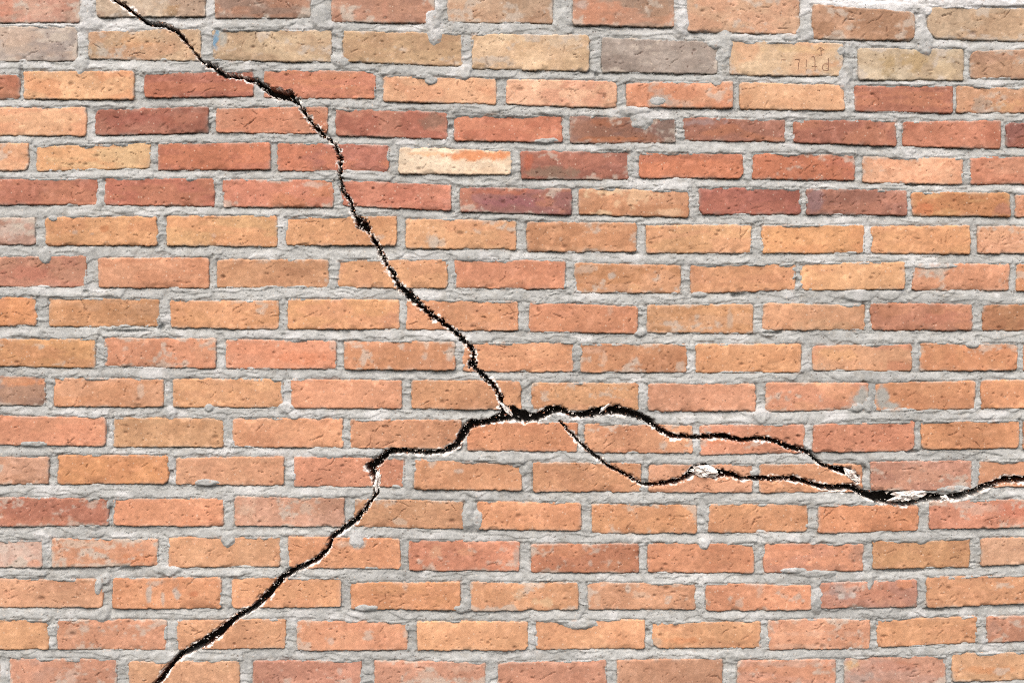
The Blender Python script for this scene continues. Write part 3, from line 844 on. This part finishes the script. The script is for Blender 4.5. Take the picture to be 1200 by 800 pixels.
    h = h - 2.6 * sstep(2.8, 0, sd + 0.8 * rag) * sstep(-0.3, 0.5, fbm(u, v, 8, 3, 3))
    wt = sstep(0.1, -0.85, sd)
    h = h * (1 - wt) - 34 * wt
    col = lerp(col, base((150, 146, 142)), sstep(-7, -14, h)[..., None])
    drop = (din > 3.2) & (h < -4.2)
    keepv = ~drop
    kq = keepv[1:, :-1] | keepv[1:, 1:] | keepv[:-1, 1:] | keepv[:-1, :-1]
    kc = sd > -1.15
    kq &= kc[1:, :-1] | kc[1:, 1:] | kc[:-1, 1:] | kc[:-1, :-1]
    ny, nx = u.shape
    idx = np.arange(nx * ny).reshape(ny, nx)
    quads = np.stack([idx[1:, :-1], idx[1:, 1:], idx[:-1, 1:], idx[:-1, :-1]], -1)[kq].reshape(-1, 4)
    used = np.unique(quads)
    remap = np.zeros(nx * ny, dtype=np.int64); remap[used] = np.arange(len(used))
    o = mesh_np("mortar", W(u, v, h).reshape(-1, 3)[used], remap[quads], MAT_MORTAR, np.clip(col.reshape(-1, 3)[used], 0.01, 0.9))
    o.parent = wall; o.location = (0, 0, -WZ)
    o["label"] = "pale grey cement mortar squeezed from the joints"
    print("mortar quads", len(quads), "all", sum(len(m.loops) - 2 * len(m.polygons) for m in bpy.data.meshes))
build_mortar()

# ------------------------------------------------------------------ depth of the wall and of the crack
def box(name, x0, x1, y0, y1, z0, z1, mat):
    P = [(x, y, z) for x in (x0, x1) for y in (y0, y1) for z in (z0, z1)]
    Q = [(0, 1, 3, 2), (4, 6, 7, 5), (0, 4, 5, 1), (2, 3, 7, 6), (0, 2, 6, 4), (1, 5, 7, 3)]
    o = mesh_np(name, P, Q, mat, None, False)
    o.parent = wall; o.location = (0, 0, -WZ)
    return o
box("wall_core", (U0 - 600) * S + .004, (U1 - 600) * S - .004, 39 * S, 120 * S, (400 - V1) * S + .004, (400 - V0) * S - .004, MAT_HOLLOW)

def build_crack():
    P, Q = [], []
    for ci, c in enumerate(CRACKS):
        pts = []
        for a, b in zip(c[:-1], c[1:]):
            n = max(1, int(math.hypot(b[0] - a[0], b[1] - a[1]) / 3))
            for k in range(n):
                t = k / n
                pts.append([a[j] + (b[j] - a[j]) * t for j in range(3)])
        pts.append(list(c[-1]))
        pts = np.array(pts)
        tg = np.gradient(pts[:, :2], axis=0); tg /= np.linalg.norm(tg, axis=1)[:, None] + 1e-9
        nr = np.stack([-tg[:, 1], tg[:, 0]], 1)
        n0 = len(P)
        prof = [(-1.0, -29), (-0.55, -33), (0, -35), (0.55, -33), (1.0, -29)]
        for k, (pu, pv, pw) in enumerate(pts):
            for a, hh in prof:
                off = a * (pw / 2 + 4)
                P.append(W(pu + nr[k, 0] * off, pv + nr[k, 1] * off, hh - ci * 0.35 + random.uniform(-1, 1)))
        m = len(prof)
        for k in range(len(pts) - 1):
            for j in range(m - 1):
                a = n0 + k * m + j
                Q.append((a, a + 1, a + m + 1, a + m))
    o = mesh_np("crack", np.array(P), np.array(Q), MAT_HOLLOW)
    o.parent = wall; o.location = (0, 0, -WZ)
    o["label"] = "black forked crack running from the top left corner to the right edge and bottom left"
build_crack()

# broken pale lumps caught in the crack
def build_chip(u, v, ru, rv, ang, h0, seed):
    r = np.random.default_rng(seed)
    na, nb = 22, 9
    P, C = [], []
    for j in range(nb + 1):
        ph = j / nb * math.pi / 2 * 1.25
        for i in range(na):
            th = i / na * 2 * math.pi
            x = math.cos(th) * math.sin(ph); y = math.sin(th) * math.sin(ph); z = math.cos(ph)
            k = 1 + 0.34 * float(fbm(np.array(x * 9 + seed * 13.0), np.array(y * 9 + z * 7), 5, seed % 7, 2)) + 0.24 * r.normal()
            a, b = x * ru * k, y * rv * k
            P.append((u + a * math.cos(ang) - b * math.sin(ang), v + a * math.sin(ang) + b * math.cos(ang), h0 + z * k * min(ru, rv) * 0.9 - 0.45 * min(ru, rv)))
    P = np.array(P)
    Q = []
    for j in range(nb):
        for i in range(na):
            a = j * na + i; b = j * na + (i + 1) % na
            Q.append((a, a + na, b + na, b))
    nz = fbm(P[:, 0], P[:, 1], 3.0, 4, 3)
    tint = lerp(lin((250, 247, 244)) / 1.3, base((210, 196, 188)), sstep(0.05, 0.6, nz)[:, None])
    o = mesh_np("broken_chip", W(P[:, 0], P[:, 1], P[:, 2]), Q, MAT_CHIP, tint, False)
    o.parent = wall; o.location = (0, 0, -WZ)
    o["label"] = "chalky white broken lump lodged in the crack"
for k, a in enumerate([(826, 551.5, 14, 5.6, 0.12, 0.5), (1064, 580.5, 17, 6.0, -0.14, 0.3), (443, 562, 3.2, 11, 0.08, -1.5), (998, 556, 8, 3.6, 0.7, -1.0),
                       (708, 478, 6, 1.5, -0.75, -0.5), (594, 480, 8, 2.2, 0.9, -1.5), (1108, 583.5, 4, 2.8, 0.3, -1.0), (1171, 559.5, 2.2, 1.4, -0.4, -0.8)]):
    build_chip(*a, seed=k + 3)

def build_debris():
    r = np.random.default_rng(77)
    V, T, C = [], [], []
    for ci, c in enumerate(CRACKS):
        for a, b in zip(c[:-1], c[1:]):
            L = math.hypot(b[0] - a[0], b[1] - a[1])
            ragged = (a[0] < 600 and 112 < a[1] < 480) or (a[0] < 470 and 535 < a[1] < 585)
            for _ in range(r.poisson(L * (1.15 if ragged else 0.5))):
                t = r.random(); wv = (a[2] + (b[2] - a[2]) * t) / 2
                off = wv * r.choice([-1, 1]) * (1 - 0.75 * r.random() ** 1.5)
                nx, ny = -(b[1] - a[1]) / (L + 1e-6), (b[0] - a[0]) / (L + 1e-6)
                cu, cv = a[0] + (b[0] - a[0]) * t + nx * off, a[1] + (b[1] - a[1]) * t + ny * off
                if not (-5 < cu < 1205 and -5 < cv < 805): continue
                sz = r.choice([0.55, 0.8, 1.2, 1.8], p=[.35, .35, .22, .08])
                hh = -r.uniform(0.3, 4.5) - 5 * max(0, 1 - abs(off) / (wv + 1e-6))
                m = 7
                p = r.normal(size=(m, 3)); p /= np.linalg.norm(p, axis=1)[:, None]
                p *= sz * r.uniform(0.6, 1.25, (m, 1)) * np.array([1, 0.85, 0.8])
                n0 = len(V)
                V.extend((p + np.array([cu, cv, hh])).tolist())
                ring = np.argsort(np.arctan2(p[:5, 1], p[:5, 0]))
                for k in range(5):
                    i, j = n0 + ring[k], n0 + ring[(k + 1) % 5]
                    T.append((i, j, n0 + 5)); T.append((j, i, n0 + 6))
                col = [(250, 246, 242), (236, 222, 212), (205, 150, 118), (196, 194, 190), (150, 96, 76)][r.choice(5, p=[.42, .18, .18, .14, .08])]
                C.extend([(lin(col) / 1.35)] * m)
    V = np.array(V)
    o = mesh_np("crack_debris", W(V[:, 0], V[:, 1], V[:, 2]), np.zeros((0, 4), dtype=np.int32), MAT_CHIP, np.array(C), False, None, (0, 0, 0), np.array(T))
    o.parent = wall; o.location = (0, 0, -WZ)
    o["kind"] = "stuff"
build_debris()

# ------------------------------------------------------------------ pencilled letters on the buff brick (upside down) and the arrow
STROKES = [
 [(961.5,55.6),(961.9,60),(962.3,65.4)], [(956.9,59.4),(961.5,55.6),(966.0,59.4)],
 [(970.6,68.4),(970.8,76),(970.6,82.6)], [(970.6,75.4),(966.5,75.0),(964.0,77.4),(963.6,81.2),(965.6,83.0),(970.6,82.8)],
 [(950.4,67.0),(953.6,66.6),(954.8,69.5),(955.0,83.2)], [(951.0,78.3),(957.6,78.1)],
 [(944.8,70.2),(944.8,78.6)], [(944.8,81.6),(944.9,82.6)],
 [(931.4,70.0),(936.8,69.8),(935.6,76),(935.2,82.4)],
 [(915.6,70.4),(920.6,70.4)],
]
kb = find_brick(960, 70)
fu, fv, fh = FACE[kb]
fpts = np.stack([fu.ravel(), fv.ravel()], 1); fh = fh.ravel()
for st in STROKES:
    pts = []
    for a, b in zip(st[:-1], st[1:]):
        n = max(2, int(math.hypot(b[0] - a[0], b[1] - a[1]) / 0.7))
        pts += [(a[0] + (b[0] - a[0]) * k / n, a[1] + (b[1] - a[1]) * k / n) for k in range(n)]
    pts.append(st[-1]); pts = np.array(pts)
    tg = np.gradient(pts, axis=0); tg /= np.linalg.norm(tg, axis=1)[:, None] + 1e-9
    nr = np.stack([-tg[:, 1], tg[:, 0]], 1)
    hh = []
    for p in pts:
        d2 = ((fpts - p) ** 2).sum(1); k = np.argpartition(d2, 6)[:6]
        hh.append(fh[k].max() + 0.10)
    hh = np.array(hh)
    P = []
    for k in range(len(pts)):
        for a, z in ((-0.52, -0.25), (-0.3, 0.1), (0.3, 0.1), (0.52, -0.25)):
            q = pts[k] + nr[k] * a * random.uniform(0.85, 1.15)
            P.append(W(q[0], q[1], hh[k] + z))
    Q = [(k * 4 + j, k * 4 + j + 1, k * 4 + j + 5, k * 4 + j + 4) for k in range(len(pts) - 1) for j in range(3)]
    o = mesh_np("pencil_stroke", np.array(P), np.array(Q), MAT_PENCIL)
    br = BOBJ[kb]
    o.parent = br
    bpy.context.view_layer.update()
    o.location = -(br.location + wall.location)
